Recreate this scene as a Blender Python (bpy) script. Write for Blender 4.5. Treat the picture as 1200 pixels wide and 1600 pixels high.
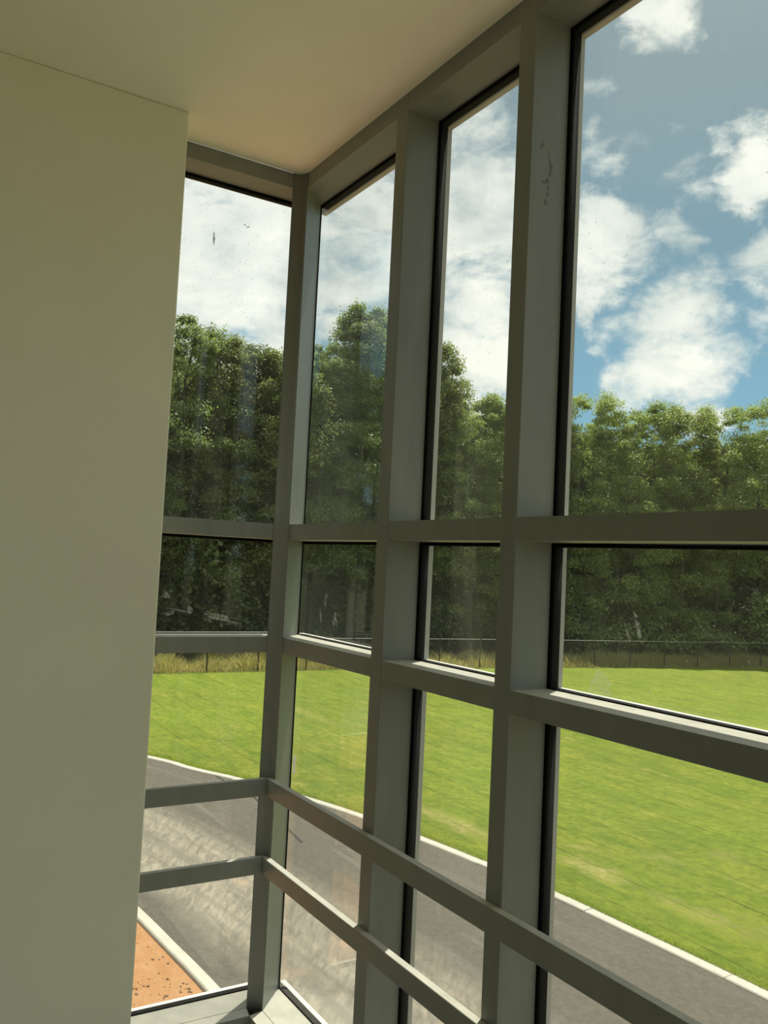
import bpy, bmesh, math, random
import numpy as np
from mathutils import Vector, Matrix

for o in list(bpy.data.objects):
    bpy.data.objects.remove(o, do_unlink=True)
scene = bpy.context.scene
COL = scene.collection
random.seed(7)
RNG = np.random.default_rng(11)

# ------------------------------------------------------------------ camera
EYE = 1.68                      # eye height above the floor
K = 1.38                        # distance from the camera to the long glass wall
GZ = EYE - 6.4                  # level of the ground outside (one storey down)
CAM = Vector((2.15 * K, -K, EYE))
r_ = Vector((0.52436997, 0.85009395, 0.04874842))
u_ = Vector((0.02591833, -0.07315916, 0.99698344))
f_ = Vector((-0.85109598, 0.5215247, 0.06039548))
cam_data = bpy.data.cameras.new('camera')
cam_data.sensor_fit = 'AUTO'
cam_data.sensor_width = 36.0
cam_data.lens = 1345.64 / 1600 * 36.0
cam_data.clip_start = 0.05
cam_data.clip_end = 2000
cam = bpy.data.objects.new('camera', cam_data)
COL.objects.link(cam)
cam.matrix_world = Matrix(((r_.x, u_.x, -f_.x, CAM.x), (r_.y, u_.y, -f_.y, CAM.y),
                           (r_.z, u_.z, -f_.z, CAM.z), (0, 0, 0, 1)))
scene.camera = cam

# ------------------------------------------------------------------ view
scene.view_settings.view_transform = 'Standard'
scene.view_settings.look = 'None'
scene.view_settings.gamma = 1.0
scene.view_settings.use_curve_mapping = False
scene.view_settings.exposure = 0.34

# ------------------------------------------------------------------ sky
# the clouds seen that day: azimuth, elevation, radius (degrees), thickness
CLOUDS = [(131.7,33.3,1.8,0.75), (134.9,26.1,1.5,0.45), (135.9,29.7,1.0,0.20), (131.3,27.3,1.3,0.20), (129.8,23.9,1.4,0.50),
 (131.9,22.9,1.0,0.35), (125.4,24.4,1.9,0.90), (126.1,22.8,1.1,0.30), (130.1,21.1,1.4,0.40), (135.7,20.3,2.5,0.85),
 (133.0,19.6,1.4,0.55), (136.2,17.8,1.2,0.80), (128.9,17.2,1.8,0.65), (130.1,14.3,2.8,0.80), (127.6,13.1,1.9,0.70),
 (124.9,19.0,1.7,0.60), (124.9,16.4,1.1,0.40), (134.5,15.4,1.1,0.45), (133.2,11.9,1.4,0.45), (130.0,11.7,1.6,0.45),
 (129.2,10.6,2.0,0.60), (143.2,23.1,4.0,0.85), (143.6,26.0,1.4,0.50), (142.4,19.0,3.3,0.70), (143.4,13.8,4.0,0.80),
 (143.5,28.2,1.4,0.40), (151.3,19.9,5.0,0.78), (151.8,17.1,2.5,0.20), (159.3,20.4,6.0,0.85), (161.9,15.8,4.5,0.50),
 (156.4,15.5,2.9,0.40)]
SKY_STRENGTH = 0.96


class NT:
    """small node-tree helper"""
    def __init__(self, tree):
        self.t = tree
        tree.nodes.clear()

    def n(self, kind, **kw):
        nd = self.t.nodes.new(kind)
        for k, v in kw.items():
            if k.startswith('i_'):
                key = k[2:]
                key = int(key) if key.isdigit() else key.replace('_', ' ')
                sock = nd.inputs[key]
                if hasattr(v, 'is_output'):
                    self.t.links.new(v, sock)
                else:
                    sock.default_value = v
            else:
                setattr(nd, k, v)
        return nd

    def math(self, op, a, b=0.0, c=None, clamp=False):
        nd = self.t.nodes.new('ShaderNodeMath')
        nd.operation = op
        nd.use_clamp = clamp
        for i, v in enumerate((a, b) if c is None else (a, b, c)):
            if hasattr(v, 'is_output'):
                self.t.links.new(v, nd.inputs[i])
            else:
                nd.inputs[i].default_value = v
        return nd.outputs[0]

    def ramp(self, fac, stops, interp='LINEAR'):
        nd = self.t.nodes.new('ShaderNodeValToRGB')
        nd.color_ramp.interpolation = interp
        el = nd.color_ramp.elements
        while len(el) > 1:
            el.remove(el[-1])
        for i, (p, c) in enumerate(stops):
            e = el[0] if i == 0 else el.new(p)
            e.position = p
            e.color = (*c, 1) if len(c) == 3 else c
        self.t.links.new(fac, nd.inputs[0])
        return nd.outputs[0]

    def maprange(self, v, a, b, c=0.0, d=1.0, smooth=False):
        nd = self.t.nodes.new('ShaderNodeMapRange')
        if smooth:
            nd.interpolation_type = 'SMOOTHSTEP'
        self.t.links.new(v, nd.inputs[0])
        for i, x in enumerate((a, b, c, d)):
            if hasattr(x, 'is_output'):
                self.t.links.new(x, nd.inputs[i + 1])
            else:
                nd.inputs[i + 1].default_value = x
        return nd.outputs[0]

    def mix(self, fac, a, b, blend='MIX'):
        nd = self.t.nodes.new('ShaderNodeMix')
        nd.data_type = 'RGBA'
        nd.blend_type = blend
        for s, v in ((nd.inputs[0], fac), (nd.inputs[6], a), (nd.inputs[7], b)):
            if hasattr(v, 'is_output'):
                self.t.links.new(v, s)
            elif isinstance(v, (tuple, list)):
                s.default_value = (*v, 1) if len(v) == 3 else v
            else:
                s.default_value = v
        return nd.outputs[2]

    def noise(self, vec, scale, detail=4.0, rough=0.55, dist=0.0, lac=2.0):
        nd = self.t.nodes.new('ShaderNodeTexNoise')
        self.t.links.new(vec, nd.inputs['Vector'])
        nd.inputs['Scale'].default_value = scale
        nd.inputs['Detail'].default_value = detail
        nd.inputs['Roughness'].default_value = rough
        nd.inputs['Distortion'].default_value = dist
        nd.inputs['Lacunarity'].default_value = lac
        return nd.outputs['Fac']

    def mapping(self, vec, scale=(1, 1, 1), rot=(0, 0, 0), loc=(0, 0, 0)):
        nd = self.t.nodes.new('ShaderNodeMapping')
        self.t.links.new(vec, nd.inputs[0])
        nd.inputs['Scale'].default_value = scale
        nd.inputs['Rotation'].default_value = rot
        nd.inputs['Location'].default_value = loc
        return nd.outputs[0]


def build_world():
    w = bpy.data.worlds.new('sky')
    scene.world = w
    w.use_nodes = True
    g = NT(w.node_tree)
    tc = g.n('ShaderNodeTexCoord').outputs['Generated']
    nrm = g.n('ShaderNodeVectorMath', operation='NORMALIZE', i_0=tc).outputs[0]
    sep = g.n('ShaderNodeSeparateXYZ', i_0=nrm)
    z = sep.outputs[2]
    # wispy displacement of the direction so the edges of the clouds curl
    wn = g.n('ShaderNodeTexNoise')
    g.t.links.new(nrm, wn.inputs['Vector'])
    wn.inputs['Scale'].default_value = 17
    wn.inputs['Detail'].default_value = 7
    wn.inputs['Roughness'].default_value = 0.62
    off = g.n('ShaderNodeVectorMath', operation='SUBTRACT', i_0=wn.outputs['Color'], i_1=(0.5, 0.5, 0.5)).outputs[0]
    off = g.n('ShaderNodeVectorMath', operation='SCALE', i_0=off, i_Scale=0.085).outputs[0]
    dirw = g.n('ShaderNodeVectorMath', operation='ADD', i_0=nrm, i_1=off).outputs[0]
    dirw = g.n('ShaderNodeVectorMath', operation='NORMALIZE', i_0=dirw).outputs[0]
    total = None
    for az, el, rad, wt in CLOUDS:
        a, e, rr = math.radians(az), math.radians(el), math.radians(rad)
        c = (math.cos(e) * math.cos(a), math.cos(e) * math.sin(a), math.sin(e))
        dt = g.n('ShaderNodeVectorMath', operation='DOT_PRODUCT', i_0=dirw, i_1=c).outputs['Value']
        b = g.maprange(dt, math.cos(rr * 1.75), 1.0 - (1 - math.cos(rr * 1.75)) * 0.05, 0.0, wt)
        total = b if total is None else g.math('MAXIMUM', total, b)
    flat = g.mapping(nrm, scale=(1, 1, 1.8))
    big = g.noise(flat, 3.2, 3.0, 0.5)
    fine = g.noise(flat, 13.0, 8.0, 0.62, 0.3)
    base = g.maprange(big, 0.36, 0.62, 0.0, 0.8)                  # clouds in the rest of the sky, made heavier to light the room
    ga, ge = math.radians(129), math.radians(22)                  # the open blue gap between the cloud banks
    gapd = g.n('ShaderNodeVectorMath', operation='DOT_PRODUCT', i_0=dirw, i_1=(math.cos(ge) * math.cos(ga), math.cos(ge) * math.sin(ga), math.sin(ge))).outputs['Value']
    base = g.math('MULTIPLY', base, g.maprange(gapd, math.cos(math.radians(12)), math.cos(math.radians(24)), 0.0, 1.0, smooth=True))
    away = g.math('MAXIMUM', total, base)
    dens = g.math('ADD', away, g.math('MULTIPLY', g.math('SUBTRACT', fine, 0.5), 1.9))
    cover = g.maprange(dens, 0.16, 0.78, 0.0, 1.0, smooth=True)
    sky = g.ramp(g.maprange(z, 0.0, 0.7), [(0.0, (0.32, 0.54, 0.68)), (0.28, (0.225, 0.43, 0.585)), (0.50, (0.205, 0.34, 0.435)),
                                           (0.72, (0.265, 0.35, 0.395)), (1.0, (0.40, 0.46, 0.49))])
    shade = g.noise(flat, 9.0, 6.0, 0.6, 0.2)
    cl = g.ramp(g.maprange(g.math('ADD', shade, g.math('MULTIPLY', dens, 0.10)), 0.36, 0.72),
                [(0.0, (0.50, 0.57, 0.58)), (0.45, (0.76, 0.79, 0.76)), (1.0, (0.98, 0.96, 0.89))])
    colr = g.mix(cover, sky, cl)
    below = g.maprange(z, -0.02, 0.0)
    colr = g.mix(below, (0.24, 0.25, 0.15), colr)
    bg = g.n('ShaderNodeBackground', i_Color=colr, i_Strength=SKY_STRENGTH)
    out = g.n('ShaderNodeOutputWorld')
    g.t.links.new(bg.outputs[0], out.inputs[0])
    w.cycles.sampling_method = 'MANUAL'
    w.cycles.sample_map_resolution = 1024


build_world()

# ------------------------------------------------------------------ sun (high, ahead and to the right)
SUN_EL = math.radians(69)
sun_dir = Vector((-0.56 * math.cos(SUN_EL), 0.83 * math.cos(SUN_EL), math.sin(SUN_EL)))
sd = bpy.data.lights.new('sun', 'SUN')
sd.energy = 6.0
sd.angle = math.radians(0.6)
sd.color = (1.0, 0.95, 0.84)
sun = bpy.data.objects.new('sun', sd)
COL.objects.link(sun)
sun.rotation_euler = sun_dir.to_track_quat('Z', 'Y').to_euler()
sun.location = (0, 0, 40)


# ------------------------------------------------------------------ materials
def new_mat(name):
    m = bpy.data.materials.new(name)
    m.use_nodes = True
    g = NT(m.node_tree)
    out = g.n('ShaderNodeOutputMaterial')
    return m, g, out


def principled(g, out, color, rough=0.6, metal=0.0, spec=0.5, normal=None):
    p = g.n('ShaderNodeBsdfPrincipled')
    for k, v in (('Base Color', color), ('Roughness', rough), ('Metallic', metal), ('Specular IOR Level', spec)):
        if hasattr(v, 'is_output'):
            g.t.links.new(v, p.inputs[k])
        elif isinstance(v, tuple):
            p.inputs[k].default_value = (*v, 1)
        else:
            p.inputs[k].default_value = v
    if normal is not None:
        g.t.links.new(normal, p.inputs['Normal'])
    g.t.links.new(p.outputs[0], out.inputs[0])
    return p


def bump(g, h, strength=0.2, dist=0.01):
    return g.n('ShaderNodeBump', i_Height=h, i_Strength=strength, i_Distance=dist).outputs[0]


def obj_co(g):
    return g.n('ShaderNodeNewGeometry').outputs['Position']


def mat_paint(name, col, rough=0.75, amt=0.05, scale=3.0, bscale=220, bstr=0.06, spec=0.5):
    m, g, out = new_mat(name)
    co = obj_co(g)
    nz = g.noise(co, scale, 4)
    c0 = tuple(max(0, c * (1 - amt)) for c in col)
    c1 = tuple(min(1, c * (1 + amt)) for c in col)
    c = g.mix(nz, c0, c1)
    principled(g, out, c, rough, 0.0, spec, bump(g, g.noise(co, bscale, 2), bstr, 0.002))
    return m


def mat_metal(name, col, rough=0.42):
    m, g, out = new_mat(name)
    co = obj_co(g)
    dust = g.noise(g.mapping(co, scale=(6, 6, 1.2)), 2.2, 5, 0.6)
    c = g.mix(g.maprange(dust, 0.35, 0.75), col, tuple(min(1, c * 1.16 + 0.006) for c in col))
    r = g.maprange(dust, 0.3, 0.7, rough - 0.06, rough + 0.12)
    # upward-facing ledges tinted paler: sunlit brightness put into the paint colour
    up = g.n('ShaderNodeSeparateXYZ', i_0=g.n('ShaderNodeNewGeometry').outputs['True Normal']).outputs[2]
    top_light = g.math('MULTIPLY', g.maprange(up, 0.75, 0.95), g.maprange(g.noise(co, 14, 5, 0.6), 0.25, 0.65, 0.65, 1.0))
    c = g.mix(top_light, c, (0.60, 0.575, 0.49))
    r = g.math('ADD', r, g.math('MULTIPLY', top_light, 0.3))
    principled(g, out, c, r, 0.0, 0.25, bump(g, g.noise(co, 420, 2), 0.05, 0.001))
    return m


M = {}
M['wall'] = mat_paint('wall_paint', (0.90, 0.865, 0.70), 0.82)
M['wall_dark'] = mat_paint('darkened_back_wall', (0.13, 0.105, 0.075), 0.7)  # kept dark so the unseen back wall throws little light on the frames
M['ceiling'] = mat_paint('ceiling_paint', (0.95, 0.905, 0.755), 0.9)
M['frame'] = mat_metal('grey_painted_aluminium', (0.235, 0.240, 0.214), 0.36)
M['cap'] = mat_metal('outside_cover_cap_aluminium', (0.42, 0.42, 0.39), 0.5)
M['gasket'] = mat_paint('black_rubber', (0.008, 0.008, 0.008), 0.85, 0.3, spec=0.08)
M['facade'] = mat_paint('facade_panel', (0.45, 0.42, 0.36), 0.7)



def mat_floor():
    m, g, out = new_mat('floor_concrete')
    co = obj_co(g)
    n1 = g.noise(co, 1.3, 5)
    n2 = g.noise(co, 40, 3)
    c = g.mix(n1, (0.40, 0.36, 0.30), (0.48, 0.44, 0.37))
    c = g.mix(g.math('MULTIPLY', n2, 0.3), c, (0.20, 0.18, 0.15))
    principled(g, out, c, 0.7, normal=bump(g, n2, 0.1, 0.003))
    return m


M['floor'] = mat_floor()


def mat_glass():
    m, g, out = new_mat('window_glass')
    co = obj_co(g)
    tr = g.n('ShaderNodeBsdfTransparent', i_Color=(0.955, 0.975, 0.955, 1))
    gl = g.n('ShaderNodeBsdfGlossy', i_Color=(1, 1, 1, 1), i_Roughness=0.0)
    facing = g.n('ShaderNodeLayerWeight', i_Blend=0.5).outputs['Facing']
    fr = g.math('MULTIPLY_ADD', g.math('POWER', facing, 5.0), 0.96, 0.04)      # Fresnel by Schlick, the same from both sides
    clean = g.n('ShaderNodeMixShader', i_0=fr)
    g.t.links.new(tr.outputs[0], clean.inputs[1])
    g.t.links.new(gl.outputs[0], clean.inputs[2])
    # thin dust film with run marks and splash specks
    streak = g.noise(g.mapping(co, scale=(9, 9, 0.5)), 2.5, 5, 0.6)
    cloudy = g.noise(co, 3.0, 4, 0.6)
    film = g.math('MULTIPLY', g.maprange(streak, 0.42, 0.75, 0.0, 1.0), g.maprange(cloudy, 0.3, 0.7, 0.2, 1.0))
    vo = g.n('ShaderNodeTexVoronoi', feature='F1')
    g.t.links.new(co, vo.inputs['Vector'])
    vo.inputs['Scale'].default_value = 62
    keep = g.maprange(g.n('ShaderNodeSeparateColor', i_0=vo.outputs['Color']).outputs[0], 0.86, 0.88)
    patch = g.maprange(g.noise(co, 2.1, 2), 0.42, 0.60)
    speck = g.math('MULTIPLY', g.math('MULTIPLY', g.maprange(vo.outputs['Distance'], 0.20, 0.10), keep), patch)
    thick = g.math('ADD', g.math('MULTIPLY', film, 0.020), 0.010)
    slant = g.math('DIVIDE', 1.0, g.math('MAXIMUM', g.math('SUBTRACT', 1.0, facing), 0.08))     # longer path through the film at a slant
    fac = g.math('ADD', g.math('MULTIPLY', thick, slant), g.math('MULTIPLY', speck, 0.42), clamp=True)
    df = g.n('ShaderNodeBsdfDiffuse', i_Color=(0.46, 0.46, 0.40, 1))
    tl = g.n('ShaderNodeBsdfTranslucent', i_Color=(0.46, 0.46, 0.40, 1))
    dirt = g.n('ShaderNodeMixShader', i_0=0.5)
    g.t.links.new(df.outputs[0], dirt.inputs[1])
    g.t.links.new(tl.outputs[0], dirt.inputs[2])
    mx = g.n('ShaderNodeMixShader', i_0=fac)
    g.t.links.new(clean.outputs[0], mx.inputs[1])
    g.t.links.new(dirt.outputs[0], mx.inputs[2])
    g.t.links.new(mx.outputs[0], out.inputs[0])
    return m


M['glass'] = mat_glass()


def mat_smear(name, col, dens, scale=60):
    """dried dirt smear on glass or metal: thin, patchy"""
    m, g, out = new_mat(name)
    co = obj_co(g)
    nz = g.noise(co, scale, 5, 0.65)
    fac = g.maprange(nz, 0.38, 0.68, 0.0, dens)
    tr = g.n('ShaderNodeBsdfTransparent')
    df = g.n('ShaderNodeBsdfDiffuse', i_Color=(*col, 1))
    tl = g.n('ShaderNodeBsdfTranslucent', i_Color=(*col, 1))
    dm = g.n('ShaderNodeMixShader', i_0=0.5)
    g.t.links.new(df.outputs[0], dm.inputs[1])
    g.t.links.new(tl.outputs[0], dm.inputs[2])
    mx = g.n('ShaderNodeMixShader', i_0=fac)
    g.t.links.new(tr.outputs[0], mx.inputs[1])
    g.t.links.new(dm.outputs[0], mx.inputs[2])
    g.t.links.new(mx.outputs[0], out.inputs[0])
    return m


M['label'] = mat_smear('white_paper_label', (0.95, 0.95, 0.90), 1.0, 1.0)
for nd in M['label'].node_tree.nodes:
    if nd.type == 'MAP_RANGE':
        nd.inputs[3].default_value = 1.0
M['smear_white'] = mat_smear('dried_white_splash', (0.58, 0.58, 0.54), 0.30, 120)
M['smear_dark'] = mat_smear('dark_smudge', (0.08, 0.08, 0.07), 0.8, 70)
M['smudge'] = mat_smear('faint_grey_smudge', (0.16, 0.165, 0.15), 0.28, 90)


def mat_lawn():
    m, g, out = new_mat('lawn_grass')
    co = obj_co(g)
    fine = g.noise(co, 5.0, 8, 0.8)
    mid = g.noise(g.mapping(co, scale=(0.42, 1.2, 1), rot=(0, 0, 0.12)), 1.2, 7, 0.72, 0.8)
    big = g.noise(co, 0.16, 4, 0.55)
    c = g.mix(g.maprange(mid, 0.33, 0.68), (0.105, 0.160, 0.016), (0.285, 0.285, 0.040))
    c = g.mix(g.math('MULTIPLY', g.maprange(big, 0.35, 0.7), 0.45), c, (0.24, 0.31, 0.030))
    c = g.mix(g.maprange(fine, 0.38, 0.64, 0.0, 0.8), c, (0.085, 0.128, 0.014))
    # strips of laid turf with faint seams
    br = g.n('ShaderNodeTexBrick')
    g.t.links.new(g.mapping(co, rot=(0, 0, 0.03)), br.inputs['Vector'])
    br.inputs['Scale'].default_value = 1.0
    br.inputs['Mortar Size'].default_value = 0.035
    br.inputs['Mortar Smooth'].default_value = 0.6
    br.inputs['Brick Width'].default_value = 11.0
    br.inputs['Row Height'].default_value = 1.15
    br.inputs['Color1'].default_value = (1, 1, 1, 1)
    br.inputs['Color2'].default_value = (0.86, 0.9, 0.8, 1)
    br.inputs['Mortar'].default_value = (0.30, 0.28, 0.26, 1)
    c = g.mix(g.maprange(g.noise(co, 0.9, 3), 0.35, 0.7, 0.1, 0.75), c, g.mix(1.0, c, br.outputs[0], 'MULTIPLY'))
    # straw-dry patches on the turf
    dry = g.noise(g.mapping(co, scale=(0.30, 1.1, 1), loc=(3.1, 1.7, 0)), 0.9, 8, 0.78, 0.8)
    c = g.mix(g.maprange(dry, 0.57, 0.74, 0.0, 0.55), c, (0.42, 0.34, 0.12))
    # worn, straw-coloured turf rolls by the kerb
    wob = g.n('ShaderNodeTexNoise')
    g.t.links.new(co, wob.inputs['Vector'])
    wob.inputs['Scale'].default_value = 1.4
    wob.inputs['Detail'].default_value = 6
    wob.inputs['Roughness'].default_value = 0.75
    wco = g.n('ShaderNodeVectorMath', operation='ADD', i_0=co, i_1=g.n('ShaderNodeVectorMath', operation='SCALE', i_0=g.n('ShaderNodeVectorMath', operation='SUBTRACT', i_0=wob.outputs['Color'], i_1=(0.5, 0.5, 0.5)).outputs[0], i_Scale=1.5).outputs[0]).outputs[0]
    for (wx, wy, lx, ly, amt) in ((-14.7, 11.9, 1.7, 0.35, 0.85), (-10.7, 12.75, 0.9, 0.32, 1.0), (-8.0, 12.85, 1.1, 0.3, 0.6), (-10.6, 14.7, 0.7, 0.25, 0.5), (-10.0, 16.3, 0.5, 0.3, 0.5), (-29.0, 15.3, 2.2, 0.3, 0.4), (-5.5, 13.4, 2.0, 0.5, 0.5)):
        dv = g.n('ShaderNodeVectorMath', operation='MULTIPLY', i_0=g.n('ShaderNodeVectorMath', operation='SUBTRACT', i_0=wco, i_1=(wx, wy, GZ)).outputs[0], i_1=(1 / lx, 1 / ly, 0)).outputs[0]
        ln = g.n('ShaderNodeVectorMath', operation='LENGTH', i_0=dv).outputs['Value']
        c = g.mix(g.math('MULTIPLY', g.maprange(ln, 0.3, 1.4, amt * 0.75, 0.0), g.maprange(fine, 0.40, 0.58)), c, (0.44, 0.35, 0.14))
    principled(g, out, c, 0.9, spec=0.15, normal=bump(g, fine, 0.9, 0.07))
    return m


M['lawn'] = mat_lawn()


def mat_road():
    m, g, out = new_mat('dusty_asphalt')
    uv = g.n('ShaderNodeUVMap', uv_map='UVMap').outputs[0]
    co = obj_co(g)
    t = g.n('ShaderNodeSeparateXYZ', i_0=uv).outputs[1]         # metres across, 0 = kerb nearest the building
    grain = g.noise(co, 9, 8, 0.85)
    along = g.noise(g.mapping(uv, scale=(0.12, 1.0, 1)), 2.2, 5, 0.6, 0.25)
    chop = g.noise(g.mapping(uv, scale=(2.6, 0.8, 1), rot=(0, 0, 0.5)), 2.1, 6, 0.72, 0.7)
    c = g.mix(g.maprange(grain, 0.25, 0.75), (0.055, 0.049, 0.039), (0.140, 0.122, 0.094))
    band = g.math('MULTIPLY', g.maprange(t, 0.55, 1.6, smooth=True), g.maprange(t, 5.6, 3.9, smooth=True))
    dust = g.math('MULTIPLY', band, g.math('MULTIPLY', g.maprange(along, 0.30, 0.58), g.maprange(chop, 0.34, 0.62)))
    c = g.mix(g.math('MULTIPLY', dust, 0.85), c, (0.36, 0.305, 0.225))
    haze = g.math('MULTIPLY', band, 0.30)
    c = g.mix(haze, c, (0.25, 0.225, 0.18))
    faint = g.maprange(g.noise(g.mapping(uv, scale=(0.05, 1.5, 1)), 1.6, 4), 0.55, 0.75, 0.0, 0.35)
    c = g.mix(faint, c, (0.20, 0.185, 0.16))
    red = g.maprange(g.noise(co, 1.1, 3), 0.62, 0.78, 0.0, 0.5)
    c = g.mix(g.math('MULTIPLY', red, band), c, (0.42, 0.27, 0.17))
    principled(g, out, c, 0.85, spec=0.3, normal=bump(g, g.math('ADD', grain, g.math('MULTIPLY', chop, 1.2)), 0.5, 0.03))
    return m


M['road'] = mat_road()
M['tar'] = mat_paint('tar_seam', (0.02, 0.02, 0.018), 0.5, 0.2)


def mat_kerb():
    m, g, out = new_mat('kerb_concrete')
    co = obj_co(g)
    n1 = g.noise(co, 2.5, 5, 0.65)
    n2 = g.noise(co, 45, 4, 0.7)
    c = g.mix(g.maprange(n1, 0.3, 0.75), (0.46, 0.435, 0.37), (0.37, 0.345, 0.285))
    c = g.mix(g.maprange(n2, 0.55, 0.8, 0, 0.4), c, (0.30, 0.27, 0.22))
    principled(g, out, c, 0.9, normal=bump(g, n2, 0.3, 0.01))
    return m


M['kerb'] = mat_kerb()


def mat_soil():
    m, g, out = new_mat('orange_clay_soil')
    co = obj_co(g)
    n1 = g.noise(co, 1.6, 6, 0.7)
    n2 = g.noise(co, 22, 5, 0.75)
    c = g.mix(g.maprange(n1, 0.3, 0.7), (0.40, 0.185, 0.075), (0.50, 0.28, 0.135))
    c = g.mix(g.maprange(n2, 0.58, 0.80, 0, 0.6), c, (0.22, 0.10, 0.045))
    principled(g, out, c, 0.95, spec=0.1, normal=bump(g, g.math('ADD', n2, n1), 0.8, 0.06))
    return m


M['soil'] = mat_soil()
M['clod'] = mat_paint('dry_soil_clod', (0.20, 0.105, 0.05), 0.95, 0.35, 9.0)
M['forest_floor'] = mat_paint('leaf_litter', (0.075, 0.058, 0.03), 0.95, 0.5, 2.0, 30, 0.5)
M['post'] = mat_paint('black_coated_steel', (0.022, 0.022, 0.02), 0.5, 0.2)
M['rail_galv'] = mat_paint('galvanised_tension_wire', (0.32, 0.32, 0.29), 0.5, 0.2)
M['scrap'] = mat_paint('white_scrap', (0.82, 0.80, 0.74), 0.7)


def mat_bark(name, col):
    m, g, out = new_mat(name)
    co = obj_co(g)
    n = g.noise(g.mapping(co, scale=(6, 6, 0.8)), 2.0, 5, 0.7)
    c = g.mix(n, tuple(x * 0.55 for x in col), tuple(x * 1.45 for x in col))
    principled(g, out, c, 0.9, normal=bump(g, n, 0.6, 0.04))
    return m


M['bark'] = mat_bark('grey_bark', (0.13, 0.115, 0.085))
M['bark_dark'] = mat_bark('dark_bark', (0.07, 0.058, 0.042))


def mat_leaf(name, dark, light, trans, straw=None):
    m, g, out = new_mat(name)
    co = obj_co(g)
    rnd = g.n('ShaderNodeNewGeometry').outputs['Random Per Island']
    n = g.noise(co, 0.55, 4, 0.6)
    f = g.math('ADD', g.math('MULTIPLY', g.maprange(n, 0.3, 0.7), 0.6), g.math('MULTIPLY', rnd, 0.4))
    c = g.mix(f, dark, light)
    if straw:
        c = g.mix(g.maprange(rnd, 0.45, 0.9), c, straw)
    df = g.n('ShaderNodeBsdfPrincipled', i_Roughness=0.5)
    df.inputs['Specular IOR Level'].default_value = 0.35
    g.t.links.new(c, df.inputs['Base Color'])
    tcol = g.mix(1.0, c, trans, 'MULTIPLY')
    tl = g.n('ShaderNodeBsdfTranslucent')
    g.t.links.new(tcol, tl.inputs[0])
    mx = g.n('ShaderNodeMixShader', i_0=0.45)
    g.t.links.new(df.outputs[0], mx.inputs[1])
    g.t.links.new(tl.outputs[0], mx.inputs[2])
    g.t.links.new(mx.outputs[0], out.inputs[0])
    return m


M['leaf_a'] = mat_leaf('leaves_mid_green', (0.120, 0.155, 0.064), (0.270, 0.305, 0.125), (1.25, 1.5, 0.8))
M['leaf_b'] = mat_leaf('leaves_olive', (0.140, 0.162, 0.072), (0.310, 0.320, 0.135), (1.3, 1.45, 0.75))
M['leaf_c'] = mat_leaf('leaves_fresh', (0.180, 0.225, 0.086), (0.370, 0.395, 0.155), (1.3, 1.5, 0.75))
M['leaf_d'] = mat_leaf('leaves_deep', (0.070, 0.100, 0.036), (0.165, 0.195, 0.072), (1.4, 1.5, 0.7))
M['tallgrass'] = mat_leaf('tall_grass_blades', (0.34, 0.36, 0.12), (0.48, 0.46, 0.20), (1.3, 1.25, 0.8), (0.56, 0.46, 0.23))
M['turfblade'] = mat_leaf('turf_blades', (0.20, 0.28, 0.035), (0.36, 0.40, 0.06), (1.3, 1.3, 0.6))


# ------------------------------------------------------------------ mesh helpers
def link(name, me, mat=None, parent=None, loc=None):
    o = bpy.data.objects.new(name, me)
    COL.objects.link(o)
    if mat is not None and me is not None and len(me.materials) == 0:
        me.materials.append(mat)
    if parent is not None:
        o.parent = parent
    if loc is not None:
        o.location = loc
    return o


def empty(name, loc=(0, 0, 0)):
    o = bpy.data.objects.new(name, None)
    o.empty_display_size = 0.2
    COL.objects.link(o)
    o.location = loc
    return o


def tag(o, label=None, cat=None, group=None, kind=None):
    if label: o['label'] = label
    if cat: o['category'] = cat
    if group: o['group'] = group
    if kind: o['kind'] = kind
    return o


def mesh_np(name, verts, faces, smooth=False):
    """verts (n,3) float array, faces (m,k) int array, all faces k-sided"""
    me = bpy.data.meshes.new(name)
    verts = np.asarray(verts, dtype=np.float32)
    faces = np.asarray(faces, dtype=np.int32)
    n, k = faces.shape
    me.vertices.add(len(verts))
    me.vertices.foreach_set('co', verts.ravel())
    me.loops.add(n * k)
    me.loops.foreach_set('vertex_index', faces.ravel())
    me.polygons.add(n)
    me.polygons.foreach_set('loop_start', np.arange(0, n * k, k, dtype=np.int32))
    if smooth:
        me.polygons.foreach_set('use_smooth', np.ones(n, dtype=bool))
    me.update(calc_edges=True)
    me.validate()
    return me


def box_mesh(name, x0, x1, y0, y1, z0, z1, bevel=0.0, seg=1):
    bm = bmesh.new()
    vs = [bm.verts.new((x, y, z)) for x in (x0, x1) for y in (y0, y1) for z in (z0, z1)]
    for f in ((0, 1, 3, 2), (4, 6, 7, 5), (0, 4, 5, 1), (2, 3, 7, 6), (0, 2, 6, 4), (1, 5, 7, 3)):
        bm.faces.new([vs[i] for i in f])
    bmesh.ops.recalc_face_normals(bm, faces=bm.faces)
    if bevel > 0:
        bmesh.ops.bevel(bm, geom=bm.edges[:], offset=bevel, segments=seg, affect='EDGES', profile=0.5)
    me = bpy.data.meshes.new(name)
    bm.to_mesh(me)
    bm.free()
    return me


def boxes_mesh(name, boxes):
    V, F = [], []
    for (x0, x1, y0, y1, z0, z1) in boxes:
        b = len(V)
        V += [(x, y, z) for x in (x0, x1) for y in (y0, y1) for z in (z0, z1)]
        F += [tuple(b + i for i in f) for f in ((0, 1, 3, 2), (4, 6, 7, 5), (0, 4, 5, 1), (2, 3, 7, 6), (0, 2, 6, 4), (1, 5, 7, 3))]
    return mesh_np(name, V, F)


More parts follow.
